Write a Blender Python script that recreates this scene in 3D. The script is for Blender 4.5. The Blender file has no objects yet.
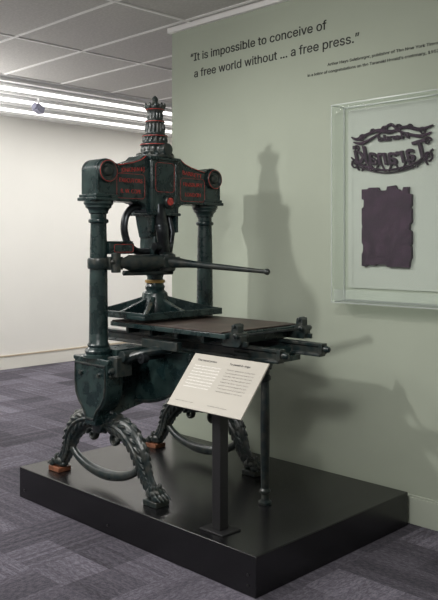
import bpy, bmesh, math, random, os
from mathutils import Vector, Matrix, Euler
random.seed(7)
sc = bpy.context.scene
COL = sc.collection
pi = math.pi

# ------------------------------------------------------------------ materials
def mat(name, col, rough=0.5, metal=0.0, var=0.0, vscale=8.0, col2=None, bump=0.0, bscale=60.0, spec=0.5, rvar=0.0):
    m = bpy.data.materials.new(name); m.use_nodes = True
    nt = m.node_tree; b = nt.nodes['Principled BSDF']
    b.inputs['Base Color'].default_value = (*col, 1)
    b.inputs['Roughness'].default_value = rough
    b.inputs['Metallic'].default_value = metal
    b.inputs['Specular IOR Level'].default_value = spec
    tc = nt.nodes.new('ShaderNodeTexCoord')
    if col2 is not None or var > 0:
        n = nt.nodes.new('ShaderNodeTexNoise'); n.inputs['Scale'].default_value = vscale
        n.inputs['Detail'].default_value = 6
        nt.links.new(tc.outputs['Object'], n.inputs['Vector'])
        r = nt.nodes.new('ShaderNodeValToRGB')
        c2 = col2 if col2 is not None else tuple(min(1, c*(1+var)) for c in col)
        c1 = col if col2 is not None else tuple(c*(1-var) for c in col)
        r.color_ramp.elements[0].position = 0.42; r.color_ramp.elements[1].position = 0.66
        r.color_ramp.elements[0].color = (*c1, 1); r.color_ramp.elements[1].color = (*c2, 1)
        nt.links.new(n.outputs['Fac'], r.inputs['Fac'])
        nt.links.new(r.outputs['Color'], b.inputs['Base Color'])
        if rvar:
            mr = nt.nodes.new('ShaderNodeMapRange')
            mr.inputs['To Min'].default_value = rough-rvar; mr.inputs['To Max'].default_value = rough+rvar
            nt.links.new(n.outputs['Fac'], mr.inputs['Value'])
            nt.links.new(mr.outputs['Result'], b.inputs['Roughness'])
    if bump > 0:
        n2 = nt.nodes.new('ShaderNodeTexNoise'); n2.inputs['Scale'].default_value = bscale
        nt.links.new(tc.outputs['Object'], n2.inputs['Vector'])
        bp = nt.nodes.new('ShaderNodeBump'); bp.inputs['Strength'].default_value = bump
        bp.inputs['Distance'].default_value = 0.004
        nt.links.new(n2.outputs['Fac'], bp.inputs['Height'])
        nt.links.new(bp.outputs['Normal'], b.inputs['Normal'])
    return m

M_GREENWALL = mat('green_paint', (0.375, 0.415, 0.335), 0.75, var=0.02, vscale=2, bump=0.05, bscale=200)
M_CREAM = mat('cream_paint', (0.80, 0.785, 0.735), 0.8, var=0.012, vscale=1.5)
M_BASEG = mat('baseboard_green', (0.44, 0.48, 0.40), 0.5)
M_BASEC = mat('baseboard_cream', (0.76, 0.74, 0.67), 0.5)
M_RAILC = mat('baseboard_cap', (0.50, 0.42, 0.31), 0.5)
M_CEIL = mat('ceiling_tile', (0.52, 0.505, 0.48), 0.9, var=0.07, vscale=60)
M_TBAR = mat('ceiling_bar', (0.85, 0.84, 0.82), 0.5)
M_WHITE = mat('white_metal', (0.90, 0.90, 0.89), 0.25)
M_GLOW = mat('light_diffuser', (0.9, 0.9, 0.88), 0.4)
M_GLOW.node_tree.nodes['Principled BSDF'].inputs['Emission Color'].default_value = (1, 0.98, 0.95, 1)
M_GLOW.node_tree.nodes['Principled BSDF'].inputs['Emission Strength'].default_value = 2.2
M_IRON = mat('painted_iron', (0.007, 0.018, 0.019), 0.28, col2=(0.022, 0.042, 0.040), vscale=14, bump=0.3, bscale=60, rvar=0.14)
M_IRON2 = mat('worn_iron', (0.009, 0.018, 0.019), 0.32, col2=(0.040, 0.042, 0.036), vscale=24, bump=0.3, bscale=60, rvar=0.12)
M_STEEL = mat('dark_steel', (0.035, 0.04, 0.045), 0.32, 0.7, var=0.3, vscale=20)
M_RED = mat('red_paint', (0.52, 0.05, 0.04), 0.5, col2=(0.22, 0.03, 0.028), vscale=70)
M_BRASS = mat('brass', (0.40, 0.26, 0.10), 0.4, 0.9)
M_WOOD = mat('foot_wood', (0.10, 0.035, 0.018), 0.5, col2=(0.26, 0.10, 0.05), vscale=14)
M_TYMP = mat('tympan_board', (0.040, 0.027, 0.022), 0.5, col2=(0.075, 0.052, 0.042), vscale=7)
M_PLINTH = mat('plinth_black', (0.006, 0.006, 0.007), 0.27, var=0.15, vscale=3, bump=0.03, bscale=150, spec=0.6)
M_BLACK = mat('black_powdercoat', (0.012, 0.012, 0.013), 0.45)
M_SIGN = mat('sign_face', (0.44, 0.415, 0.36), 0.5)
M_SIGNW = mat('sign_white_ink', (0.88, 0.87, 0.84), 0.6)
M_SIGND = mat('sign_dark_ink', (0.03, 0.03, 0.03), 0.6)
M_INK = mat('vinyl_black', (0.010, 0.012, 0.011), 0.6)
M_FORME = mat('stained_block', (0.022, 0.008, 0.022), 0.6, col2=(0.048, 0.020, 0.044), vscale=14, bump=0.4, bscale=50, spec=0.15)
M_FORME2 = mat('stained_block_worn', (0.062, 0.030, 0.056), 0.6, var=0.3, vscale=30, spec=0.15)
M_CASEBACK = mat('case_back', (0.45, 0.485, 0.43), 0.6)
M_SCREW = mat('screw', (0.05, 0.05, 0.05), 0.4, 0.6)

def acrylic(name, tint, fac, rough=0.03):
    m = bpy.data.materials.new(name); m.use_nodes = True; nt = m.node_tree
    nt.nodes.remove(nt.nodes['Principled BSDF']); out = nt.nodes['Material Output']
    t = nt.nodes.new('ShaderNodeBsdfTransparent'); t.inputs['Color'].default_value = (*tint, 1)
    g = nt.nodes.new('ShaderNodeBsdfPrincipled'); g.inputs['Base Color'].default_value = (0.8, 0.85, 0.82, 1)
    g.inputs['Roughness'].default_value = rough
    mx = nt.nodes.new('ShaderNodeMixShader'); mx.inputs['Fac'].default_value = fac
    nt.links.new(t.outputs[0], mx.inputs[1]); nt.links.new(g.outputs[0], mx.inputs[2])
    nt.links.new(mx.outputs[0], out.inputs['Surface']); return m
M_ACR = acrylic('acrylic', (0.98, 0.99, 0.985), 0.02)
M_ACRE = acrylic('acrylic_edge', (0.95, 0.97, 0.96), 0.32, 0.2)

def carpet():
    m = bpy.data.materials.new('carpet_tile'); m.use_nodes = True; nt = m.node_tree; L = nt.links
    b = nt.nodes['Principled BSDF']; b.inputs['Roughness'].default_value = 0.95
    b.inputs['Specular IOR Level'].default_value = 0.15
    tc = nt.nodes.new('ShaderNodeTexCoord')
    def stripes(sx, sy):
        mp = nt.nodes.new('ShaderNodeMapping'); mp.inputs['Scale'].default_value = (sx, sy, 1)
        L.new(tc.outputs['Object'], mp.inputs['Vector'])
        n = nt.nodes.new('ShaderNodeTexNoise'); n.inputs['Scale'].default_value = 1; n.inputs['Detail'].default_value = 2
        L.new(mp.outputs[0], n.inputs['Vector'])
        r = nt.nodes.new('ShaderNodeValToRGB')
        r.color_ramp.elements[0].position = 0.38; r.color_ramp.elements[1].position = 0.64
        r.color_ramp.elements[0].color = (0.080, 0.073, 0.092, 1); r.color_ramp.elements[1].color = (0.134, 0.125, 0.149, 1)
        L.new(n.outputs['Fac'], r.inputs['Fac']); return r
    a = stripes(35, 90); c = stripes(90, 35)
    ck = nt.nodes.new('ShaderNodeTexChecker'); ck.inputs['Scale'].default_value = 2.0
    mp = nt.nodes.new('ShaderNodeMapping'); mp.inputs['Location'].default_value = (0.13, 0.07, 0.013)
    L.new(tc.outputs['Object'], mp.inputs['Vector']); L.new(mp.outputs[0], ck.inputs['Vector'])
    mx = nt.nodes.new('ShaderNodeMixRGB'); L.new(ck.outputs['Fac'], mx.inputs['Fac'])
    L.new(a.outputs['Color'], mx.inputs[1]); L.new(c.outputs['Color'], mx.inputs[2])
    n = nt.nodes.new('ShaderNodeTexNoise'); n.inputs['Scale'].default_value = 190
    L.new(tc.outputs['Object'], n.inputs['Vector'])
    mr = nt.nodes.new('ShaderNodeMapRange'); mr.inputs['To Min'].default_value = 0.35; mr.inputs['To Max'].default_value = 1.65
    L.new(n.outputs['Fac'], mr.inputs['Value'])
    mu = nt.nodes.new('ShaderNodeMixRGB'); mu.blend_type = 'MULTIPLY'; mu.inputs['Fac'].default_value = 1
    L.new(mx.outputs[0], mu.inputs[1]); L.new(mr.outputs[0], mu.inputs[2])
    def cells(sx, sy, lo, hi):
        mp2 = nt.nodes.new('ShaderNodeMapping'); mp2.inputs['Location'].default_value = (0.13*sx, 0.07*sy, 0.0); mp2.inputs['Scale'].default_value = (sx, sy, 0)
        L.new(tc.outputs['Object'], mp2.inputs['Vector'])
        fl = nt.nodes.new('ShaderNodeVectorMath'); fl.operation = 'FLOOR'; L.new(mp2.outputs[0], fl.inputs[0])
        wn = nt.nodes.new('ShaderNodeTexWhiteNoise'); L.new(fl.outputs[0], wn.inputs['Vector'])
        mr2 = nt.nodes.new('ShaderNodeMapRange'); mr2.inputs['To Min'].default_value = lo; mr2.inputs['To Max'].default_value = hi
        L.new(wn.outputs['Value'], mr2.inputs['Value']); return mr2
    prev = mu
    ca = cells(2, 40, 0.80, 1.18); cb = cells(40, 2, 0.80, 1.18)
    mm = nt.nodes.new('ShaderNodeMixRGB'); L.new(ck.outputs['Fac'], mm.inputs['Fac']); L.new(ca.outputs[0], mm.inputs[1]); L.new(cb.outputs[0], mm.inputs[2])
    for c_ in (cells(4, 4, 0.66, 1.30), cells(2, 2, 0.88, 1.12), mm):
        mu2 = nt.nodes.new('ShaderNodeMixRGB'); mu2.blend_type = 'MULTIPLY'; mu2.inputs['Fac'].default_value = 1
        L.new(prev.outputs[0], mu2.inputs[1]); L.new(c_.outputs[0], mu2.inputs[2]); prev = mu2
    L.new(prev.outputs[0], b.inputs['Base Color'])
    bp = nt.nodes.new('ShaderNodeBump'); bp.inputs['Strength'].default_value = 0.5; bp.inputs['Distance'].default_value = 0.004
    L.new(n.outputs['Fac'], bp.inputs['Height']); L.new(bp.outputs[0], b.inputs['Normal'])
    return m
M_CARPET = carpet()

# ------------------------------------------------------------------ mesh builder
def catmull(pts, n=6):
    pts = [Vector(p) for p in pts]; out = []
    for i in range(len(pts)-1):
        p0 = pts[max(i-1, 0)]; p1 = pts[i]; p2 = pts[i+1]; p3 = pts[min(i+2, len(pts)-1)]
        for k in range(n):
            t = k/n
            out.append(0.5*((2*p1)+(p2-p0)*t+(2*p0-5*p1+4*p2-p3)*t*t+(3*p1-p0-3*p2+p3)*t**3))
    out.append(pts[-1]); return out

class B:
    def __init__(s): s.v = []; s.f = []
    def add(s, vs, fs):
        o = len(s.v); s.v += [Vector(v) for v in vs]; s.f += [tuple(i+o for i in f) for f in fs]; return s
    def cbox(s, x0, x1, y0, y1, z0, z1):
        return s.add([(x0,y0,z0),(x1,y0,z0),(x1,y1,z0),(x0,y1,z0),(x0,y0,z1),(x1,y0,z1),(x1,y1,z1),(x0,y1,z1)],
                     [(0,3,2,1),(4,5,6,7),(0,1,5,4),(1,2,6,5),(2,3,7,6),(3,0,4,7)])
    def obox(s, c, size, R):
        hx, hy, hz = [a/2 for a in size]; c = Vector(c)
        vs = [c + R @ Vector(p) for p in [(-hx,-hy,-hz),(hx,-hy,-hz),(hx,hy,-hz),(-hx,hy,-hz),(-hx,-hy,hz),(hx,-hy,hz),(hx,hy,hz),(-hx,hy,hz)]]
        return s.add(vs, [(0,3,2,1),(4,5,6,7),(0,1,5,4),(1,2,6,5),(2,3,7,6),(3,0,4,7)])
    def lathe(s, prof, c=(0,0,0), axis='Z', seg=32):
        c = Vector(c); vs = []; fs = []; n = len(prof)
        for (r, h) in prof:
            for k in range(seg):
                a = 2*pi*k/seg; u = r*math.cos(a); w = r*math.sin(a)
                p = {'Z': (u, w, h), 'X': (h, u, w), 'Y': (w, h, u)}[axis]
                vs.append(c+Vector(p))
        for i in range(n-1):
            for k in range(seg):
                k2 = (k+1) % seg
                fs.append((i*seg+k, i*seg+k2, (i+1)*seg+k2, (i+1)*seg+k))
        fs.append(tuple(reversed(range(seg)))); fs.append(tuple((n-1)*seg+k for k in range(seg)))
        return s.add(vs, fs)
    def prism(s, poly, axis, a0, a1):
        n = len(poly)
        f = {'X': lambda a, p: (a, p[0], p[1]), 'Y': lambda a, p: (p[0], a, p[1]), 'Z': lambda a, p: (p[0], p[1], a)}[axis]
        vs = [f(a0, p) for p in poly]+[f(a1, p) for p in poly]
        fs = [tuple(range(n)), tuple(reversed(range(n, 2*n)))]
        for i in range(n):
            j = (i+1) % n; fs.append((i, i+n, j+n, j))
        return s.add(vs, fs)
    def tube(s, pts, rad, seg=12, up=(0,0,1), flat=1.0, closed=False):
        pts = [Vector(p) for p in pts]; n = len(pts)
        if not hasattr(rad, '__len__'): rad = [rad]*n
        if len(rad) != n:
            rr = []
            for i in range(n):
                x = i/(n-1)*(len(rad)-1); k = min(int(x), len(rad)-2); rr.append(rad[k]+(rad[k+1]-rad[k])*(x-k))
            rad = rr
        vs = []; fs = []; up = Vector(up)
        for i, p in enumerate(pts):
            if closed: t = pts[(i+1) % n]-pts[i-1]
            else: t = pts[min(i+1, n-1)]-pts[max(i-1, 0)]
            t.normalize(); a = t.cross(up)
            if a.length < 1e-3: a = t.cross(Vector((1, 0.1, 0)))
            a.normalize(); b = a.cross(t)
            for k in range(seg):
                q = 2*pi*k/seg
                vs.append(p+a*rad[i]*math.cos(q)+b*rad[i]*flat*math.sin(q))
        m = n if closed else n-1
        for i in range(m):
            i2 = (i+1) % n
            for k in range(seg):
                k2 = (k+1) % seg; fs.append((i*seg+k, i*seg+k2, i2*seg+k2, i2*seg+k))
        if not closed:
            fs.append(tuple(reversed(range(seg)))); fs.append(tuple((n-1)*seg+k for k in range(seg)))
        return s.add(vs, fs)
    def ell(s, c, size, R=None, seg=16, rings=10):
        R = R or Matrix.Identity(3); c = Vector(c); vs = []; fs = []
        vs.append(c+R @ Vector((0, 0, size[2])))
        for i in range(1, rings):
            th = pi*i/rings
            for k in range(seg):
                a = 2*pi*k/seg
                vs.append(c+R @ Vector((size[0]*math.sin(th)*math.cos(a), size[1]*math.sin(th)*math.sin(a), size[2]*math.cos(th))))
        vs.append(c+R @ Vector((0, 0, -size[2]))); last = len(vs)-1
        for k in range(seg):
            k2 = (k+1) % seg; fs.append((0, 1+k, 1+k2)); fs.append((last, 1+(rings-2)*seg+k2, 1+(rings-2)*seg+k))
            for i in range(rings-2):
                fs.append((1+i*seg+k, 1+(i+1)*seg+k, 1+(i+1)*seg+k2, 1+i*seg+k2))
        return s.add(vs, fs)

WL = {}
def finish(o, parent, wloc, label, category, structure):
    COL.objects.link(o); WL[o.name] = Vector(wloc)
    if parent is not None:
        o.parent = parent; o.location = Vector(wloc)-WL[parent.name]
    else: o.location = wloc
    if label: o['label'] = label
    if category: o['category'] = category
    if structure: o['kind'] = 'structure'
    return o
def build(name, b, m, parent=None, bevel=0.0, label=None, category=None, structure=False, ang=35, remesh=0.0):
    lo = Vector([min(v[i] for v in b.v) for i in range(3)]); hi = Vector([max(v[i] for v in b.v) for i in range(3)])
    c = (lo+hi)/2
    if structure: c = Vector((0, 0, 0))
    me = bpy.data.meshes.new(name); me.from_pydata([v-c for v in b.v], [], b.f)
    bm = bmesh.new(); bm.from_mesh(me)
    bmesh.ops.recalc_face_normals(bm, faces=bm.faces)
    for f in bm.faces: f.smooth = True
    for e in bm.edges:
        if len(e.link_faces) == 2 and e.calc_face_angle(0) > math.radians(ang): e.smooth = False
    bm.to_mesh(me); bm.free(); me.materials.append(m)
    o = bpy.data.objects.new(name, me)
    finish(o, parent, c, label, category, structure)
    if bevel:
        md = o.modifiers.new('bevel', 'BEVEL'); md.width = bevel; md.segments = 2; md.limit_method = 'ANGLE'; md.angle_limit = math.radians(40)
    if remesh:
        md = o.modifiers.new('remesh', 'REMESH'); md.mode = 'VOXEL'; md.voxel_size = remesh; md.use_smooth_shade = True
        md = o.modifiers.new('smooth', 'SMOOTH'); md.iterations = 3; md.factor = 0.5
    return o
def empty(name, loc, label, category):
    o = bpy.data.objects.new(name, None); o.empty_display_size = 0.1
    return finish(o, None, loc, label, category, False)

FONT = None
try:
    p = os.path.join(bpy.utils.system_resource('DATAFILES'), 'fonts', 'Inter.woff2')
    FONT = bpy.data.fonts.load(p)
except Exception: FONT = None
def text_verts(body, size, width=None, extrude=0.0, align='LEFT', bold=0.0, font=None):
    cu = bpy.data.curves.new('t', 'FONT'); cu.body = body; cu.size = size; cu.extrude = extrude; cu.align_x = align
    cu.resolution_u = 3; cu.offset = bold
    if font is not None: cu.font = font
    o = bpy.data.objects.new('t', cu); COL.objects.link(o); bpy.context.view_layer.update()
    dg = bpy.context.evaluated_depsgraph_get()
    me = bpy.data.meshes.new_from_object(o.evaluated_get(dg))
    vs = [v.co.copy() for v in me.vertices]; fs = [tuple(p.vertices) for p in me.polygons]
    bpy.data.objects.remove(o); bpy.data.curves.remove(cu); bpy.data.meshes.remove(me)
    if width and vs:
        x0 = min(v.x for v in vs); x1 = max(v.x for v in vs); k = width/(x1-x0)
        piv = x0 if align == 'LEFT' else (x1 if align == 'RIGHT' else 0)
        for v in vs: v.x = (v.x-piv)*k
    return vs, fs
def text_to(b, body, size, origin, ux, uy, width=None, extrude=0.0, align='LEFT', bold=0.0, mirror=False, warp=None, shear=0.0, font=None):
    vs, fs = text_verts(body, size, width, extrude, align, bold, font)
    ux = Vector(ux); uy = Vector(uy).normalized(); uz = ux.cross(uy)
    out = []
    for v in vs:
        x = v.x+shear*v.y; y = v.y
        if mirror: x = -x
        if warp: y += warp(x)
        out.append(Vector(origin)+ux*x+uy*y+uz*v.z)
    b.add(out, fs)

# ------------------------------------------------------------------ room
H = 3.02; WY = 3.68
XB = -8.3
build('floor', B().cbox(XB-0.1, 3, -3, 8.1, -0.1, 0), M_CARPET, structure=True)
build('ceiling', B().cbox(XB-0.1, 3, -3, 8.1, H, H+0.1), M_CEIL, structure=True)
build('wall_back', B().cbox(XB-0.1, XB, -3, 8.1, 0, H), M_CREAM, structure=True)
build('wall_green', B().cbox(-4.125, 3, WY, WY+0.14, 0, H), M_GREENWALL, structure=True)
build('wall_north', B().cbox(XB, 3, 8, 8.1, 0, H), M_CREAM, structure=True)
build('wall_east', B().cbox(2.9, 3, -3, 8, 0, H), M_CREAM, structure=True)
build('wall_south', B().cbox(XB, 3, -3.1, -3, 0, H), M_CREAM, structure=True)
build('baseboard_green', B().cbox(-4.137, 2.9, WY-0.014, WY, 0, 0.145).cbox(-4.137, 2.9, WY-0.009, WY, 0.145, 0.155), M_BASEG, structure=True, bevel=0.003)
build('baseboard_back', B().cbox(XB, XB+0.016, -3, 8, 0, 0.15), M_BASEC, structure=True, bevel=0.003)
build('trim_1', B().cbox(XB, XB+0.022, -3, 8, 0.15, 0.165), M_RAILC, structure=True)
g = B()
y = -2.4
while y < 8: g.cbox(-6.3, 3, y-0.012, y+0.012, H-0.006, H); y += 0.6
x = -6.3
while x < 3: g.cbox(x-0.012, x+0.012, -3, 8, H-0.007, H); x += 1.2
build('trim_2', g, M_TBAR, structure=True)
build('trim_3', B().cbox(XB, -6.3, -3, 8, H-0.012, H), M_WHITE, structure=True)
g = B()
for xx in (-6.36, -6.88, -7.40, -7.95):
    g.cbox(xx-0.025, xx+0.025, -2.5, 7.8, H-0.045, H-0.012)
build('trim_4', g, M_WHITE, structure=True)
build('trim_5', B().cbox(-4.14, 3, WY-0.03, WY, H-0.035, H), M_TBAR, structure=True)
for i, xx in enumerate((-6.62, -7.14, -7.68)):
    S_ = empty('strip_light', (xx, 5.0, H-0.012), 'long white linear light fitting mounted on the ceiling', 'ceiling light')
    S_['group'] = 'linear ceiling lights'
    build('housing', B().cbox(xx-0.06, xx+0.06, 2.0, 7.7, H-0.045, H-0.0125), M_WHITE, S_, bevel=0.004)
    build('diffuser', B().cbox(xx-0.045, xx+0.045, 2.02, 7.68, H-0.062, H-0.0455), M_GLOW, S_, bevel=0.004)

# ------------------------------------------------------------------ quote lettering
UX = (1, 0, 0); UZ = (0, 0, 1); TY = WY-0.001
Q = empty('quote_lettering', (-3.2, WY, 2.7), 'large black vinyl quotation lettering on the green wall', 'wall lettering')
for body, x, z, w_ in (("\u201cIt is impossible to conceive of", -3.93, 2.755, 1.165), ("a free world without ... a free press.\u201d", -3.895, 2.640, 1.36)):
    q = B(); text_to(q, body, 0.104, (x, TY, z), UX, UZ, width=w_, extrude=0.001, font=FONT, bold=0.0006); build('text_line', q, M_INK, Q)
Q = empty('attribution_lettering', (-2.4, WY, 2.51), 'small black vinyl attribution lines under the wall quotation', 'wall lettering')
for body, x, z, w_ in (("Arthur Hays Sulzberger, publisher of The New York Times", -2.757, 2.537, 0.72), ("in a letter of congratulations on the Taranaki Herald\u2019s centenary, 1952", -2.905, 2.495, 0.868)):
    q = B(); text_to(q, body, 0.031, (x, TY, z), UX, UZ, width=w_, extrude=0.001, font=FONT, bold=0.0003); build('text_line', q, M_INK, Q)

# ------------------------------------------------------------------ plinth
PT = 0.178
PX0, PX1, PY0, PY1 = -4.076, -2.195, 2.43, 3.635
pl = empty('display_plinth', ((PX0+PX1)/2, (PY0+PY1)/2, 0), 'low matte black rectangular plinth standing on carpet against the wall', 'plinth')
build('plinth_body', B().cbox(PX0, PX1, PY0, PY1, 0, PT), M_PLINTH, pl, bevel=0.004)
for (sx_, sz_) in ((-3.22, 0.05), (-2.24, 0.09), (-2.24, 0.045), (-4.02, 0.05)):
    build('screw', B().lathe([(0.006, 0), (0.006, 0.002), (0.003, 0.003)], (sx_, PY0-0.003, sz_), 'Y', 12), M_SCREW, pl)

# ------------------------------------------------------------------ printing press
CX, CY = -3.42, 2.92
YA, YB = 2.52, 3.32
P = empty('printing_press', (CX, CY, PT), 'dark green cast-iron hand printing press with red-lined head on lion-paw legs', 'printing press')

def column(yc):
    b = B()
    b.lathe([(0.082, 0.885), (0.082, 0.90), (0.070, 0.905), (0.074, 0.92), (0.066, 0.932), (0.056, 0.94), (0.060, 0.952),
             (0.052, 0.965), (0.0505, 1.1), (0.049, 1.3), (0.046, 1.5), (0.043, 1.605), (0.053, 1.61), (0.055, 1.618), (0.053, 1.626), (0.043, 1.632),
             (0.043, 1.655), (0.052, 1.662), (0.052, 1.67), (0.058, 1.682), (0.070, 1.692), (0.070, 1.70), (0.080, 1.712), (0.080, 1.728)], (CX, yc, 0), seg=40)
    return build('column', b, M_IRON, P)
column(YA); column(YB)

# head beam
half = [(0.0, 1.655), (0.10, 1.655), (0.115, 1.67), (0.125, 1.705), (0.145, 1.720), (0.18, 1.727), (0.458, 1.727), (0.464, 1.74), (0.464, 1.885)]
for k in range(1, 12):
    a = math.radians(130)*k/11; half.append((0.398+0.068*math.cos(a), 1.885+0.068*math.sin(a)))
half += [(0.328, 1.928), (0.29, 1.934), (0.22, 1.948), (0.165, 1.967), (0.14, 1.99), (0.0, 1.992)]
outline = [(CY+d, z) for d, z in half]+[(CY-d, z) for d, z in reversed(half[1:-1])]
XF = CX+0.07
head = build('head_beam', B().prism(outline, 'X', CX-0.07, XF), M_IRON, P, bevel=0.006)
for s in (-1, 1):
    e_ = [(XF-0.001, CY+s*(d-(0.009 if d > 0.3 else 0)), z-(0.009 if z > 1.9 else -0.010 if z < 1.74 else 0)) for d, z in half[5:-3]]
    build('edge_moulding', B().tube(e_, 0.006, 8, up=(1, 0, 0)), M_IRON, head)
for yc in (YA, YB):
    b = B().cbox(CX-0.085, CX+0.085, yc-0.08, yc+0.08, 1.727, 1.745).cbox(CX-0.078, CX+0.078, yc-0.074, yc+0.074, 1.745, 1.762)
    build('head_moulding', b, M_IRON, head, bevel=0.004)
    r = build('roundel', B().lathe([(0.060, 0), (0.060, 0.018), (0.055, 0.023), (0.048, 0.021), (0.042, 0.011), (0.028, 0.009), (0.024, 0.022), (0.013, 0.029), (0.001, 0.030)], (XF, yc, 1.885), 'X', 32), M_IRON2, head)
    pts = [(XF+0.0215, yc+0.056*math.cos(a), 1.885+0.056*math.sin(a)) for a in [2*pi*k/32 for k in range(32)]]
    build('red_ring', B().tube(pts, 0.0018, 6, up=(1, 0, 0), closed=True), M_RED, r)
def red_loop(pts, parent, r=0.0022, closed=True):
    build('red_lining', B().tube(pts, r, 6, up=(1, 0, 0), closed=closed), M_RED, parent)
def roundrect(y0, y1, z0, z1, r=0.012, x=XF+0.0005):
    pts = []
    for cy, cz, a0 in ((y1-r, z1-r, 0), (y0+r, z1-r, 90), (y0+r, z0+r, 180), (y1-r, z0+r, 270)):
        for k in range(5):
            a = math.radians(a0+k*22.5); pts.append((x, cy+r*math.cos(a), cz+r*math.sin(a)))
    return pts
for s in (-1, 1):
    y0, y1 = sorted((CY+s*0.135, CY+s*0.330))
    red_loop(roundrect(y0, y1, 1.745, 1.880, 0.02), head, 0.0012)
    red_loop([(XF+0.005, CY+s*d, z) for d, z in ((0.13, 1.985), (0.165, 1.962), (0.22, 1.943), (0.29, 1.929), (0.325, 1.923))], head, 0.0020, False)
XT = XF+0.002
for body, yc, z, w_, sz, bow in (("JONATHAN & J.", CY-0.218, 1.893, 0.165, 0.034, 0.10), ("BARRETT", CY+0.228, 1.893, 0.155, 0.034, -0.10),
                       ("EXECUTORS", CY-0.233, 1.832, 0.160, 0.033, 0), ("R. W. COPE", CY-0.233, 1.773, 0.140, 0.033, 0),
                       ("FINSBURY", CY+0.233, 1.832, 0.155, 0.033, 0), ("LONDON", CY+0.233, 1.773, 0.125, 0.033, 0)):
    vs, fs = text_verts(body, sz, None, 0.001, 'LEFT', -0.0002)
    x0 = min(v.x for v in vs); x1 = max(v.x for v in vs); k = w_/(x1-x0)
    b = B(); b.add([(XT+v.z, yc-w_/2+(v.x-x0)*k, z+v.y+bow*((v.x-x0)*k-w_/2)) for v in vs], fs)
    build('head_lettering', b, M_RED, head, label='red painted maker lettering')

# central housing
hs = B()
hs.cbox(CX-0.085, CX+0.088, CY-0.105, CY+0.105, 1.66, 1.985)
hs.cbox(CX-0.095, CX+0.098, CY-0.115, CY+0.115, 1.655, 1.672)
hs.cbox(CX-0.095, CX+0.098, CY-0.115, CY+0.115, 1.968, 1.988)
hs.prism([(CY-0.10, 1.66), (CY+0.10, 1.66), (CY+0.088, 1.60), (CY+0.07, 1.53), (CY-0.07, 1.53), (CY-0.088, 1.60)], 'X', CX-0.06, CX+0.055)
for s in (-1, 1):
    y0, y1 = sorted((CY+s*0.078, CY+s*0.10))
    hs.cbox(CX+0.05, CX+0.092, y0, y1, 1.56, 1.96)
hs.cbox(CX-0.065, CX+0.065, CY-0.06, CY+0.06, 1.43, 1.54)
hous = build('toggle_housing', hs, M_IRON, P, bevel=0.005)
build('boss', B().lathe([(0.036, 0), (0.036, 0.022), (0.030, 0.028), (0.026, 0.022), (0.001, 0.022)], (CX+0.088, CY+0.02, 1.735), 'X', 28), M_IRON2, hous)
build('boss_face', B().lathe([(0.022, 0), (0.021, 0.005), (0.001, 0.007)], (CX+0.110, CY+0.02, 1.735), 'X', 24), M_RED, hous)
red_loop(roundrect(CY-0.070, CY+0.070, 1.79, 1.955, 0.02, CX+0.088), hous, 0.0013)

# finial: fluted and leafed
fb = B().lathe([(0.112, 1.985), (0.112, 2.0), (0.094, 2.008), (0.080, 2.02), (0.076, 2.05), (0.086, 2.058), (0.086, 2.068), (0.070, 2.076),
                (0.064, 2.10), (0.072, 2.108), (0.072, 2.118), (0.057, 2.128), (0.051, 2.16), (0.048, 2.186), (0.056, 2.192), (0.056, 2.203),
                (0.044, 2.21), (0.041, 2.245), (0.050, 2.262), (0.056, 2.274), (0.056, 2.288), (0.044, 2.296), (0.026, 2.302), (0.015, 2.312), (0.020, 2.326),
                (0.014, 2.338), (0.006, 2.346), (0.001, 2.350)], (CX, CY, 0), seg=40)
for k in range(16):
    a = 2*pi*k/16
    def E(r, z, s_, da=0): fb.ell((CX+r*math.cos(a+da), CY+r*math.sin(a+da), z), s_, Euler((0, 0, a+da)).to_matrix(), 8, 6)
    E(0.053, 2.155, (0.007, 0.0065, 0.032)); E(0.067, 2.09, (0.008, 0.008, 0.016), .2)
    E(0.042, 2.230, (0.006, 0.005, 0.022)); E(0.077, 2.035, (0.007, 0.009, 0.018)); E(0.101, 2.006, (0.010, 0.012, 0.009), .2)
for k in range(10):
    a = 2*pi*k/10
    fb.ell((CX+0.057*math.cos(a), CY+0.057*math.sin(a), 2.288), (0.007, 0.010, 0.017), Euler((0, 0, a)).to_matrix(), 8, 6)
fin = build('finial', fb, M_IRON2, P, remesh=0.0021)
for z, r in ((2.063, 0.0865), (2.113, 0.073), (2.197, 0.0570), (2.266, 0.0535)):
    pts = [(CX+r*math.cos(a), CY+r*math.sin(a), z) for a in [2*pi*k/36 for k in range(36)]]
    build('red_ring', B().tube(pts, 0.0018, 6, closed=True), M_RED, fin)
build('head_boss', B().lathe([(0.034, 0), (0.034, 0.04), (0.02, 0.046), (0.001, 0.047)], (CX+0.075, CY, 2.03), 'X', 24), M_IRON2, fin)

build('piston', B().lathe([(0.05, 1.22), (0.058, 1.25), (0.05, 1.262), (0.045, 1.30), (0.055, 1.33), (0.06, 1.36), (0.06, 1.44)], (CX, CY, 0), seg=32), M_IRON, P)
build('brass_collar', B().lathe([(0.058, 1.272), (0.058, 1.286), (0.05, 1.290)], (CX, CY, 0), seg=32), M_BRASS, P)

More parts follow.
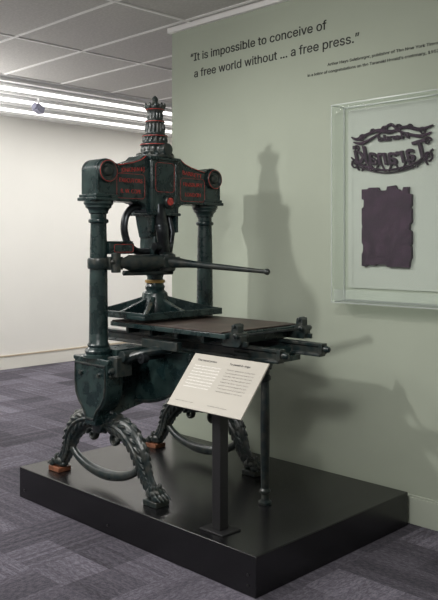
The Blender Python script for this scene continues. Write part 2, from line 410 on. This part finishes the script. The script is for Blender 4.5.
b = B()
pts = catmull([(CX, CY-0.10, 1.70), (CX, CY-0.16, 1.70), (CX, CY-0.21, 1.655), (CX, CY-0.225, 1.58), (CX, CY-0.20, 1.50), (CX, CY-0.14, 1.455), (CX, CY-0.05, 1.45)], 6)
b.tube(pts, [0.020, 0.019, 0.018, 0.018, 0.02, 0.022], 12, up=(1, 0, 0), flat=1.4)
build('toggle_arm', b, M_STEEL, P)
b = B()
pts = catmull([(CX+0.075, CY-0.03, 1.72), (CX+0.085, CY-0.03, 1.66), (CX+0.12, CY-0.05, 1.58), (CX+0.11, CY-0.03, 1.49), (CX+0.09, CY, 1.41)], 6)
b.tube(pts, [0.020, 0.024, 0.030, 0.026, 0.022], 12, up=(0, 1, 0), flat=1.4)
b.ell((CX+0.115, CY-0.05, 1.59), (0.034, 0.045, 0.034))
b.lathe([(0.024, -0.06), (0.026, -0.05), (0.026, 0.05), (0.024, 0.06)], (CX+0.10, CY-0.03, 1.48), 'Y', 16)
b.tube([(CX+0.06, CY+0.05, 1.66), (CX+0.085, CY+0.055, 1.56), (CX+0.09, CY+0.03, 1.44)], [0.015, 0.018, 0.018], 12, up=(0, 1, 0))
build('toggle_link', b, M_STEEL, P)

b = B().cbox(CX-0.03, CX+0.06, YA+0.03, YA+0.20, 1.44, 1.50)
b.cbox(CX-0.035, CX+0.065, YA+0.04, YA+0.19, 1.50, 1.51)
bk = build('bracket', b, M_IRON, P, bevel=0.005)
red_loop(roundrect(YA+0.06, YA+0.19, 1.45, 1.492, 0.01, CX+0.061), bk, 0.0016)

# bar assembly
ZB = 1.39
b = B()
b.lathe([(0.056, ZB-0.03), (0.060, ZB-0.02), (0.060, ZB+0.02), (0.056, ZB+0.03)], (CX, YA, 0), seg=32)
b.cbox(CX-0.02, CX+0.075, YA+0.02, YA+0.11, ZB-0.035, ZB+0.035)
b.lathe([(0.026, -0.05), (0.026, 0.055), (0.015, 0.06)], (CX+0.075, YA+0.06, ZB), 'Z', 24)
for s in (-1, 1): b.lathe([(0.012, 0.0), (0.012, 0.016), (0.006, 0.018)], (CX+0.08, YA+0.03+0.04*(s+1), ZB+0.01), 'X', 6)
build('bar_pivot', b, M_IRON2, P, bevel=0.003)
b = B()
p0 = Vector((CX+0.07, YA+0.07, ZB)); p1 = Vector((CX+0.13, CY-0.03, ZB+0.005))
b.tube([p0, p0.lerp(p1, .15), p0.lerp(p1, .25), p0.lerp(p1, .8), p1], [0.024, 0.030, 0.044, 0.044, 0.03], 18)
b.cbox(CX-0.02, CX+0.16, CY-0.07, CY+0.05, ZB-0.028, ZB+0.032)
b.lathe([(0.04, ZB-0.05), (0.045, ZB-0.04), (0.045, ZB+0.045), (0.02, ZB+0.06)], (CX+0.12, CY-0.01, 0), seg=24)
b.tube([(CX+0.06, YA+0.12, ZB-0.055), (CX+0.13, CY+0.02, ZB-0.055)], 0.014, 10)
build('coupling_bar', b, M_IRON2, P, bevel=0.004)
e0 = Vector((-3.29, 2.90, 1.395)); e1 = Vector((-2.75, 3.15, 1.344))
b = B()
Lp = [e0.lerp(e1, t) for t in (0, 0.08, 0.18, 0.3, 0.6, 0.9, 0.955, 0.965, 0.985, 1.0, 1.012)]
b.tube(Lp, [0.032, 0.032, 0.024, 0.019, 0.016, 0.012, 0.011, 0.015, 0.018, 0.015, 0.004], 16)
build('bar_handle', b, M_IRON2, P)

# platen
b = B()
px0, px1, py0, py1 = CX-0.20, CX+0.25, 2.635, 3.22
pcx, pcy = (px0+px1)/2, (py0+py1)/2
b.cbox(px0, px1, py0, py1, 1.088, 1.108)
b.lathe([(0.10, 1.10), (0.095, 1.15), (0.078, 1.18), (0.072, 1.215), (0.055, 1.228)], (CX, CY, 0), seg=32)
def rib(b, p, q, w, zp, zq, zb):
    d = (q-p).normalized(); n = Vector((-d.y, d.x))*w/2; N = 8
    vs = []
    for k in range(N+1):
        t = k/N; c = p.lerp(q, t); zt = zq+(zp-zq)*(1-t)**1.2
        vs += [(*(c-n), zb), (*(c+n), zb), (*(c+n), zt), (*(c-n), zt)]
    fs = [(0, 1, 2, 3), (4*N+3, 4*N+2, 4*N+1, 4*N)]
    for k in range(N):
        o = 4*k
        for j in range(4):
            j2 = (j+1) % 4; fs.append((o+j, o+4+j, o+4+j2, o+j2))
    b.add(vs, fs)
for tx, ty in ((px0, py0), (px1, py0), (px0, py1), (px1, py1), (pcx, py0), (pcx, py1), (px0, pcy), (px1, pcy)):
    q = Vector((tx, ty)); c = Vector((CX, CY)); q = c+(q-c)*0.97
    rib(b, c, q, 0.026, 1.215, 1.124, 1.10)
for (u0, u1, v0, v1) in ((px0, px1, py0, py0+0.02), (px0, px1, py1-0.02, py1), (px0, px0+0.02, py0+0.02, py1-0.02), (px1-0.02, px1, py0+0.02, py1-0.02)):
    b.cbox(u0, u1, v0, v1, 1.106, 1.124)
build('platen', b, M_IRON, P, bevel=0.003)

# lower frame
def mirrorx(h): return [(CX+d, z) for d, z in h]+[(CX-d, z) for d, z in reversed(h)]
hc = [(0.045, 0.525), (0.052, 0.565), (0.068, 0.60), (0.105, 0.635), (0.135, 0.685), (0.145, 0.75), (0.145, 0.862), (0.158, 0.868), (0.158, 0.887)]
b = B()
for yc in (YA, YB):
    b.prism(mirrorx(hc), 'Y', yc-0.055, yc+0.055)
arch = [(YA, 0.875), (YB, 0.875), (YB, 0.56)]
for k in range(13):
    t = k/12; yy = YB-0.05-(YB-YA-0.1)*t; arch.append((yy, 0.56+0.055*math.sin(pi*t)))
arch.append((YA, 0.56))
b.prism(arch, 'X', CX-0.06, CX+0.06)
b.cbox(CX-0.15, CX+0.15, YA, YB, 0.86, 0.885)
sweep = [(CX-0.14, 0.90), (CX+0.50, 0.93), (CX+0.50, 0.90)]
for k in range(1, 12):
    a = pi/2*k/11; sweep.append((CX+0.06+0.44*math.cos(a), 0.90-0.27*math.sin(a)))
sweep += [(CX-0.10, 0.64), (CX-0.14, 0.70)]
for yy in (2.76, 3.08): b.prism(sweep, 'Y', yy-0.03, yy+0.03)
b.prism([(x_*0.97+CX*0.03, z_+0.02 if z_ < 0.89 else z_) for x_, z_ in sweep], 'Y', 2.79, 3.05)
b.cbox(CX-0.09, CX+0.09, YA+0.05, YB-0.05, 0.885, 0.925)
base = build('base_frame', b, M_IRON, P, bevel=0.005)
edge = [(x_, 2.728, z_) for x_, z_ in sweep[2:14]]
build('edge_moulding', B().tube(edge, 0.009, 8, up=(0, 1, 0)), M_IRON2, base)
rim = [(x_, YA-0.056, z_) for x_, z_ in mirrorx([(0.035, 0.56), (0.045, 0.585), (0.062, 0.612), (0.095, 0.642), (0.125, 0.69), (0.133, 0.75), (0.133, 0.852)])]
build('edge_moulding', B().tube(rim, 0.007, 8, up=(0, 1, 0), closed=True), M_IRON2, base)
for s in (-1, 1):
    build('bolt', B().lathe([(0.011, 0.0), (0.011, 0.012), (0.005, 0.014)], (CX+0.145, YA+s*0.03, 0.80), 'X', 6), M_IRON2, base)
    build('bolt', B().lathe([(0.012, 0.0), (0.012, -0.012), (0.006, -0.014)], (CX+s*0.08, YA-0.055, 0.80), 'Y', 6), M_IRON2, base)
b = B()
b.tube(catmull([(CX+0.14, YA+0.02, 0.86), (CX+0.22, YA+0.05, 0.90), (CX+0.30, YA+0.10, 0.93), (CX+0.36, 2.72, 0.945)], 5), [0.028, 0.024, 0.022, 0.026], 12, up=(0, 1, 0), flat=1.2)
b.cbox(CX+0.12, CX+0.20, YA-0.03, YA+0.07, 0.80, 0.90)
b.lathe([(0.03, -0.05), (0.03, 0.04), (0.015, 0.045)], (CX+0.20, YA+0.05, 0.905), 'Y', 18)
b.cbox(CX+0.20, CX+0.48, 2.655, 2.69, 0.945, 0.99)
build('rail_stay', b, M_IRON2, base, bevel=0.002)

# legs with lion paws
YLA, YLB = 2.56, 3.29
def leg(yc, s, wood):
    pts = catmull([(CX-s*0.03, yc, 0.515), (CX+s*0.06, yc, 0.528), (CX+s*0.145, yc, 0.525), (CX+s*0.235, yc, 0.485), (CX+s*0.300, yc, 0.415),
                   (CX+s*0.330, yc, 0.348), (CX+s*0.355, yc, 0.296), (CX+s*0.388, yc, 0.256), (CX+s*0.425, yc, 0.232)], 8)
    rads = [0.036, 0.046, 0.056, 0.062, 0.056, 0.044, 0.034, 0.029, 0.032]
    b = B(); b.tube(pts, rads, 20, up=(0, 1, 0), flat=0.68)
    n = len(pts)
    def rr(i):
        x = i/(n-1)*(len(rads)-1); k = min(int(x), len(rads)-2); return rads[k]+(rads[k+1]-rads[k])*(x-k)
    for i in range(3, n-8, 4):
        t = (pts[i+1]-pts[i]).normalized(); nrm = Vector((-t.z, 0, t.x))
        if nrm.z < 0: nrm = -nrm
        w = rr(i)
        for sgn, big in ((1, 1.0), (-1, 0.85)):
            d = (t*0.97+nrm*sgn*0.22).normalized(); R = d.to_track_quat('Z', 'Y').to_matrix()
            b.ell(pts[i]+nrm*sgn*w*0.86, (0.009*big, 0.024, 0.030*big), R, 10, 8)
        for side in (-1, 1):
            for sgn in (-1, 1):
                d = (t*0.9+nrm*sgn*0.5).normalized(); R = d.to_track_quat('Z', 'Y').to_matrix()
                b.ell(pts[i]+nrm*sgn*w*0.42+Vector((0, side*w*0.60, 0)), (0.008, 0.009, 0.032), R, 10, 7)
    for side in (-1, 1):
        b.tube([pts[i]+Vector((0, side*rr(i)*0.70, 0)) for i in range(2, n-6, 2)], [0.008, 0.008, 0.005], 8, up=(0, 1, 0))
    for (vx, vz, vr, sg, fl) in ((0.10, 0.445, 0.040, 1, 2.0), (0.05, 0.580, 0.022, 1, 1.8)):
        vp = [(CX+s*(vx+sg*vr*(1-k/26)*math.cos(k*0.42)), yc, vz+vr*(1-k/26)*math.sin(k*0.42)) for k in range(22)]
        b.tube(vp, [0.012, 0.010, 0.006], 8, up=(0, 1, 0), flat=fl)
    lg = build('leg', b, M_IRON2, P, remesh=0.0028)
    fx = CX+s*0.43; z0 = PT+0.026
    f = B(); f.ell((fx-s*0.012, yc, z0+0.032), (0.050, 0.041, 0.034)); f.ell((fx-s*0.035, yc, z0+0.020), (0.032, 0.032, 0.021))
    for k in range(7):
        a = -pi*0.5+pi*k/6
        f.ell((fx-s*0.012+s*0.028*math.cos(a), yc+0.033*math.sin(a), z0+0.058), (0.008, 0.008, 0.018), seg=8, rings=6)
    for k in range(4):
        o = (k-1.5)*0.0225
        f.ell((fx+s*(0.042-abs(k-1.5)*0.006), yc+o, z0+0.017), (0.027, 0.0115, 0.018), seg=10, rings=8)
        f.ell((fx+s*(0.022-abs(k-1.5)*0.005), yc+o, z0+0.036), (0.022, 0.010, 0.015), seg=10, rings=8)
        f.tube([(fx+s*0.056, yc+o, z0+0.018), (fx+s*0.069, yc+o, z0+0.011), (fx+s*0.074, yc+o, z0+0.003)], [0.006, 0.005, 0.003], 8, up=(0, 1, 0))
    build('paw', f, M_IRON2, lg, remesh=0.0021)
    build('foot_pad', B().cbox(fx-0.052, fx+0.052, yc-0.044, yc+0.044, PT+0.0005, PT+0.028), M_WOOD if wood else M_IRON2, lg, bevel=0.003,
          label='small wooden foot block' if wood else None)
leg(YLA, -1, True); leg(YLA, 1, False); leg(YLB, -1, True); leg(YLB, 1, False)
for yc in (YLA, YLB):
    build('leg_hub', B().lathe([(0.03, -0.06), (0.044, -0.055), (0.048, -0.04), (0.048, 0.04), (0.044, 0.055), (0.03, 0.06)], (CX, yc, 0.520), 'Y', 24), M_IRON2, P)
def stretcher(yc):
    b = B(); pts = []
    for k in range(25):
        t = k/24; a = pi*(0.06+0.88*t)
        pts.append((CX-0.325*math.cos(a), yc, 0.395-0.150*math.sin(a)))
    b.tube(pts, [0.018, 0.023, 0.030, 0.023, 0.018], 14, up=(0, 1, 0), flat=1.0)
    build('stretcher', b, M_IRON2, P)
stretcher(YLA); stretcher(YLB)

# rails
for yc in (2.80, 3.12):
    b = B(); X0, X1 = -3.74, -2.37
    b.prism([(yc-0.024, 0.932), (yc+0.024, 0.932), (yc+0.024, 0.942), (yc+0.010, 0.947), (yc+0.010, 0.978), (yc+0.020, 0.984), (yc+0.020, 0.998),
             (yc-0.020, 0.998), (yc-0.020, 0.984), (yc-0.010, 0.978), (yc-0.010, 0.947), (yc-0.024, 0.942)], 'X', X0, X1)
    b.cbox(X1-0.01, X1+0.012, yc-0.022, yc+0.022, 0.945, 0.998)
    b.lathe([(0.016, 0), (0.018, 0.01), (0.014, 0.03), (0.006, 0.036)], (X1+0.012, yc, 0.970), 'X', 16)
    build('rail', b, M_IRON2, P, bevel=0.002)
b = B().cbox(-2.68, -2.54, 2.76, 3.16, 0.895, 0.926).cbox(-2.66, -2.56, 2.78, 3.14, 0.926, 0.965)
b.lathe([(0.035, 0.86), (0.04, 0.895)], (-2.61, 2.96, 0), seg=20)
build('rail_crossbar', b, M_IRON, P, bevel=0.004)
b = B().lathe([(0.032, PT+0.001), (0.034, PT+0.012), (0.022, PT+0.02), (0.020, PT+0.05), (0.028, PT+0.06), (0.028, PT+0.07), (0.020, PT+0.08),
               (0.024, PT+0.3), (0.024, 0.62), (0.021, 0.80), (0.030, 0.81), (0.030, 0.825), (0.022, 0.835), (0.026, 0.862)], (-2.61, 2.96, 0), seg=24)
build('rail_post', b, M_IRON2, P)

# bed
b = B().cbox(-3.50, -2.60, 2.66, 3.25, 1.038, 1.062)
for xx in (-3.4, -3.2, -3.0, -2.8, -2.65): b.cbox(xx-0.012, xx+0.012, 2.70, 3.21, 1.0, 1.04)
for yy in (2.80, 3.12): b.cbox(-3.46, -2.64, yy-0.03, yy+0.03, 0.998, 1.04)
bed = build('bed', b, M_IRON, P, bevel=0.003)
build('tympan', B().cbox(-3.49, -2.63, 2.665, 3.245, 1.062, 1.070), M_TYMP, bed, bevel=0.002, label='brown board covering the bed')
for yc in (2.71, 3.20):
    b = B().prism([(-2.64, 1.00), (-2.54, 1.00), (-2.525, 1.02), (-2.525, 1.055), (-2.545, 1.07), (-2.545, 1.10), (-2.565, 1.115), (-2.585, 1.10), (-2.59, 1.07), (-2.64, 1.062)], 'Y', yc-0.022, yc+0.022)
    b.lathe([(0.012, -0.045), (0.015, -0.04), (0.015, 0.04), (0.012, 0.045)], (-2.545, yc, 1.055), 'Y', 16)
    b.lathe([(0.010, -0.035), (0.010, 0.035)], (-2.565, yc, 1.10), 'Y', 12)
    b.cbox(-2.56, -2.50, yc-0.008, yc+0.008, 1.005, 1.03)
    build('tympan_hinge', b, M_IRON2, bed, bevel=0.003)
build('hinge_rod', B().lathe([(0.007, 2.66), (0.007, 3.24)], (-2.545, 0, 1.055), 'Y', 12), M_STEEL, bed)

# rounce
b = B(); ax = -3.13
b.lathe([(0.014, 2.58), (0.014, 3.2)], (ax, 0, 0.90), 'Y', 16)
b.lathe([(0.028, 2.575), (0.028, 2.61)], (ax, 0, 0.90), 'Y', 20)
pts = catmull([(ax, 2.59, 0.90), (ax-0.05, 2.585, 0.895), (ax-0.10, 2.58, 0.87), (ax-0.125, 2.58, 0.835)], 5)
b.tube(pts, [0.018, 0.014, 0.012, 0.012], 12, up=(0, 1, 0))
rn = build('rounce', b, M_STEEL, P, bevel=0.001)
build('rounce_grip', B().lathe([(0.008, 2.59), (0.012, 2.57), (0.020, 2.55), (0.021, 2.51), (0.016, 2.475), (0.010, 2.465)], (ax-0.125, 0, 0.83), 'Y', 20), M_IRON2, rn)

# ------------------------------------------------------------------ interpretive label stand
SX, SY = -2.52, 2.545
S = empty('label_stand', (SX, SY, PT), 'black metal stand with tilted beige information panel on the plinth', 'sign stand')
build('post', B().cbox(SX-0.027, SX+0.027, SY-0.027, SY+0.027, PT+0.008, 0.81), M_BLACK, S, bevel=0.003)
build('base_plate', B().cbox(SX-0.075, SX+0.075, SY-0.06, SY+0.06, PT, PT+0.008), M_BLACK, S, bevel=0.002)
PWD = 0.480
A0 = Vector((-2.772, 2.44, 0.738)); A1 = Vector((-2.772+PWD, 2.44, 0.738)); UP = Vector((0, 0.188, 0.222)); UPN = UP.normalized()
NN = Vector((1, 0, 0)).cross(UPN)
b = B(); R = Matrix((Vector((1, 0, 0)), UPN, NN)).transposed()
ctr = (A0+A1)/2+UP/2
b.obox(ctr-NN*0.004, (PWD, UP.length, 0.008), R)
panel = build('sign_panel', b, M_SIGN, S, bevel=0.001, label='beige information panel')
b = B(); b.obox(ctr-NN*0.020, (0.2, 0.16, 0.024), R)
build('panel_bracket', b, M_BLACK, S, bevel=0.001)
LN = UP.length
def srow(b, txt, x, v, w, sz, bold=0.0):
    text_to(b, txt, sz, A0+Vector((x, 0, 0))+UPN*v+NN*0.0006, (1, 0, 0), UPN, width=w, font=FONT, bold=bold)
bodyt = ["This hand-operated iron printing press", "was used to print the newspaper in its", "early years. Paper was laid on the tympan,", "folded over the inked type and rolled",
         "beneath the platen. A pull on the bar", "pressed the sheet against the type.", "Two people could print about two", "hundred sheets in one hour."]
for x, hd, ft in ((0.040, "The hand press", "Cast iron, wood, brass. London"), (0.255, "Te perehi \u0101-ringa", "Collection of the museum")):
    td = B(); srow(td, hd, x, LN-0.038, 0.13, 0.019, 0.0004); build('sign_heading', td, M_SIGND, panel, label='dark printed heading')
    tw = B()
    for i, t in enumerate(bodyt): srow(tw, t, x, LN-0.068-i*0.0165, 0.18*(0.82+0.18*len(t)/42), 0.0130, 0.0001 if x < 0.1 else -0.0001)
    build('sign_paragraph', tw, M_SIGNW if x < 0.1 else M_SIGND, panel, label='white printed text' if x < 0.1 else 'dark printed text')
    tf = B(); srow(tf, ft, x, 0.030, 0.12, 0.009); build('sign_caption', tf, M_SIGND, panel)

# ------------------------------------------------------------------ wall showcase
cx0, cx1, cy0, cz0, cz1 = -2.636, -1.45, 3.55, 1.165, 2.277
WC = WY-0.0008
C = empty('display_case', ((cx0+cx1)/2, WC, cz0), 'clear acrylic wall-mounted case holding two old printing blocks', 'display case')
t = 0.006
build('acrylic_cover', B().cbox(cx0, cx1, cy0, cy0+t, cz0, cz1).cbox(cx0, cx0+t, cy0+t, WC, cz0, cz1).cbox(cx1-t, cx1, cy0+t, WC, cz0, cz1).cbox(cx0+t, cx1-t, cy0+t, WC, cz1-t, cz1), M_ACR, C)
e = B(); w = 0.006
for xx in (cx0-0.001, cx1-w+0.001):
    e.cbox(xx, xx+w, cy0-0.001, cy0+w, cz0, cz1); e.cbox(xx, xx+w, WY-0.012, WY-0.005, cz0, cz1)
for zz in (cz0, cz1-w):
    e.cbox(cx0+w, cx1-w, cy0-0.001, cy0+w, zz, zz+w)
    e.cbox(cx0-0.001, cx0+w-0.001, cy0+w, WY-0.012, zz, zz+w)
e.cbox(cx0+w, cx1-w, WY-0.012, WY-0.005, cz1-w, cz1)
build('acrylic_edge', e, M_ACRE, C)
build('case_tray', B().cbox(cx0+0.01, cx1-0.01, cy0+0.01, WC, cz0+0.007, cz0+0.014).cbox(cx0+0.01, cx1-0.01, cy0+0.01, cy0+0.013, cz0+0.014, cz0+0.075), acrylic('tray_acrylic', (0.97, 0.98, 0.97), 0.14, 0.1), C)
build('backing_panel', B().cbox(cx0+0.03, cx1-0.03, WY-0.008, WC, cz0+0.08, cz1-0.02), M_CASEBACK, C, bevel=0.001)

mx0, mx1 = -2.575, -2.062; BY = WY-0.008
b = B()
def W(u, z, y=0): return (mx0+(mx1-mx0)*u, BY-0.012-y, z)
bowf = lambda x: -0.030*math.sin(pi*min(1, max(0, -x/0.47)))
text_to(b, "Taranaki", 0.140, (mx1-0.018, BY-0.012, 1.958), (1, 0, 0), (0, 0, 1), width=0.46, extrude=0.0115, mirror=True, bold=0.002, warp=bowf, shear=0.25)
text_to(b, "Herald", 0.046, (mx1-0.14, BY-0.012, 2.060), (1, 0, 0), (0, 0, 1), width=0.19, extrude=0.0105, mirror=True, bold=0.001, shear=0.2)
pts = catmull([W(0.0, 1.985), W(0.12, 1.940), W(0.35, 1.905), (W(0.55, 1.90)), W(0.8, 1.925), W(1.0, 1.99)], 6)
b.tube(pts, [0.004, 0.008, 0.005, 0.008, 0.005], 8, up=(0, 1, 0), flat=1.5)
pts = catmull([W(0.0, 1.965), W(0.12, 1.925), W(0.35, 1.890), (W(0.55, 1.885)), W(0.8, 1.91), W(1.0, 1.97)], 6)
b.tube(pts, [0.002, 0.004, 0.003, 0.004, 0.002], 8, up=(0, 1, 0), flat=2.5)
pts = catmull([W(0.0, 2.10), W(0.08, 2.085), W(0.2, 2.105), W(0.35, 2.12), W(0.5, 2.105), W(0.68, 2.122), W(0.85, 2.10), W(1.0, 2.115)], 6)
b.tube(pts, [0.004, 0.011, 0.008, 0.013, 0.008, 0.011, 0.005], 8, up=(0, 1, 0), flat=1.0)
pts = catmull([W(0.03, 2.07), W(0.15, 2.06), W(0.35, 2.10), W(0.5, 2.145), W(0.62, 2.10), W(0.85, 2.065), W(0.98, 2.08)], 6)
b.tube(pts, [0.004, 0.010, 0.006, 0.009, 0.006, 0.010, 0.004], 8, up=(0, 1, 0), flat=1.1)
for u, z, r, s in ((0.05, 1.945, 0.030, 1), (0.95, 1.95, 0.030, -1), (0.07, 2.03, 0.022, -1), (0.94, 2.035, 0.022, 1), (0.14, 2.088, 0.022, 1), (0.88, 2.09, 0.022, -1), (0.42, 2.122, 0.020, 1), (0.60, 2.122, 0.020, -1),
                   (0.25, 1.915, 0.018, -1), (0.75, 1.925, 0.018, 1), (0.28, 2.118, 0.015, -1), (0.73, 2.12, 0.015, 1)):
    c = W(u, z)
    pts = [(c[0]+s*r*(1-k/28)*math.cos(k*0.4), c[1], c[2]+r*(1-k/28)*math.sin(k*0.4)) for k in range(24)]
    b.tube(pts, [0.005, 0.0045, 0.003], 8, up=(0, 1, 0), flat=1.8)
for k in range(11):
    u = 0.08+0.84*k/10
    b.obox(W(u, 1.935-0.025*math.sin(pi*u)), (0.004, 0.02, 0.045), Euler((0, math.radians(28 if k % 2 else -28), 0)).to_matrix())
build('masthead_block', b, M_FORME, label='dark purple ornate newspaper masthead printing block with reversed lettering', category='printing block')
# engraved plate
lx0, lx1, lz0, lz1 = -2.5, -2.185, 1.372, 1.80
poly = [(lx0, lz0), (lx0+0.03, lz0-0.004), (lx0+0.036, lz0+0.008), (lx0+0.09, lz0+0.002), (lx0+0.094, lz0+0.010), (lx0+0.16, lz0+0.008), (lx0+0.165, lz0-0.002), (lx1-0.015, lz0-0.004), (lx1-0.01, lz0+0.03), (lx1, lz0+0.05), (lx1-0.002, 1.48), (lx1-0.010, 1.485), (lx1, 1.495), (lx1, 1.56), (lx1-0.014, 1.57), (lx1-0.012, 1.60), (lx1, 1.61), (lx1, 1.68), (lx1-0.009, 1.69), (lx1, 1.70), (lx1, 1.76),
        (lx1-0.02, 1.765), (lx1-0.018, 1.80), (lx1-0.05, 1.80), (lx1-0.055, 1.782), (lx1-0.07, 1.780), (lx1-0.075, 1.79), (lx1-0.09, 1.79), (lx1-0.10, 1.812), (lx1-0.15, 1.808), (lx1-0.155, 1.788), (lx1-0.20, 1.788),
        (lx1-0.21, 1.806), (lx1-0.27, 1.808), (lx1-0.275, 1.80), (lx0, 1.80), (lx0, 1.745), (lx0+0.014, 1.74), (lx0+0.012, 1.70), (lx0, 1.695), (lx0, 1.60), (lx0+0.007, 1.595), (lx0, 1.58), (lx0, 1.5), (lx0+0.010, 1.49), (lx0+0.008, 1.45), (lx0, 1.44)]
plate = build('engraved_plate', B().prism(poly, 'Y', BY-0.022, BY), M_FORME, bevel=0.001, label='dark purple rectangular printing plate with worn notched edges', category='printing block')
b = B(); rnd = random.Random(3)
for i in range(32):
    zz = 1.400+i*0.0115; x = lx0+0.025
    while x < lx1-0.04:
        wd = rnd.uniform(0.005, 0.018)
        if rnd.random() < 0.65: b.cbox(x, min(x+wd, lx1-0.025), BY-0.0232, BY-0.0218, zz, zz+0.0035)
        x += wd+0.005
build('engraved_lines', b, M_FORME2, plate, label='fine raised engraved lines')

# ------------------------------------------------------------------ ceiling spotlight
FX, FY = -6.88, 4.32
F = empty('ceiling_spotlight', (FX, FY, H-0.05), 'small grey spotlight hanging from the ceiling track', 'spotlight')
build('lamp_stem', B().lathe([(0.010, H-0.12), (0.010, H-0.045)], (FX, FY, 0), seg=12), M_WHITE, F)
R = Euler((0, math.radians(70), math.radians(-75))).to_matrix()
b = B(); d = R @ Vector((0, 0, 1)); c = Vector((FX, FY, H-0.155))
b.obox(c, (0.070, 0.080, 0.095), R)
b.tube([c+d*0.04, c+d*0.055, c+d*0.07], [0.028, 0.034, 0.037], 20)
build('lamp_head', b, mat('lamp_grey', (0.20, 0.20, 0.27), 0.4), F, bevel=0.005)

# ------------------------------------------------------------------ lights
def spot(name, loc, tgt, power, size=60, blend=0.6, radius=0.04, col=(1, 0.975, 0.94)):
    l = bpy.data.lights.new(name, 'SPOT'); l.energy = power; l.spot_size = math.radians(size); l.spot_blend = blend
    l.shadow_soft_size = radius; l.color = col
    o = bpy.data.objects.new(name, l); COL.objects.link(o); o.location = loc
    o.rotation_euler = (Vector(tgt)-Vector(loc)).to_track_quat('-Z', 'Y').to_euler(); return o
def area(name, loc, sx, sy, power, col=(1, 0.985, 0.965), rot=(0, 0, 0)):
    l = bpy.data.lights.new(name, 'AREA'); l.shape = 'RECTANGLE'; l.size = sx; l.size_y = sy; l.energy = power; l.color = col
    o = bpy.data.objects.new(name, l); COL.objects.link(o); o.location = loc; o.rotation_euler = rot; return o
spot('key_spot', (-3.95, 0.95, 2.93), (-3.35, 2.95, 1.3), 155, 75, 0.9, 0.055)
spot('fill_spot', (-1.2, 0.6, 2.93), (-2.9, 3.2, 1.2), 85, 80, 0.9, 0.10)
spot('wall_spot', (-2.6, 1.5, 2.95), (-2.6, 3.68, 2.3), 32, 90, 1.0, 0.1)
area('ambient_fill_a', (-1.2, 0.2, 2.99), 1.2, 1.2, 70)  # added out-of-view fill for the room's ambient light, no real fitting
area('ambient_fill_b', (-5.2, 0.4, 2.99), 1.2, 1.2, 72)  # second added ambient fill, out of view on the left
area('corridor_strip', (-7.14, 4.85, 2.955), 0.085, 5.6, 55)
area('corridor_wash', (-5.6, 6.6, 2.9), 0.6, 1.2, 50)
area('upward_fill_a', (-7.0, 2.4, 2.2), 0.6, 1.6, 80, rot=(pi, 0, 0))  # added upward fill, out of view, brightens the white corridor ceiling
area('upward_fill_b', (-2.6, -0.4, 1.9), 1.2, 1.2, 50, rot=(pi, 0, 0))  # added upward fill with no fitting, lifts the tiled ceiling

w = bpy.data.worlds.new('World'); sc.world = w; w.use_nodes = True
w.node_tree.nodes['Background'].inputs[0].default_value = (0.5, 0.5, 0.5, 1)
w.node_tree.nodes['Background'].inputs[1].default_value = 0.2

# ------------------------------------------------------------------ camera
cd = bpy.data.cameras.new('camera'); cam = bpy.data.objects.new('camera', cd); COL.objects.link(cam)
cam.location = (0, 0, 1.5); cam.rotation_euler = (math.radians(90), 0, math.radians(44.8))
cd.sensor_fit = 'VERTICAL'; cd.sensor_height = 36; cd.lens = 46.62; cd.shift_y = -0.095
cd.clip_end = 100
sc.camera = cam
sc.view_settings.view_transform = 'Standard'
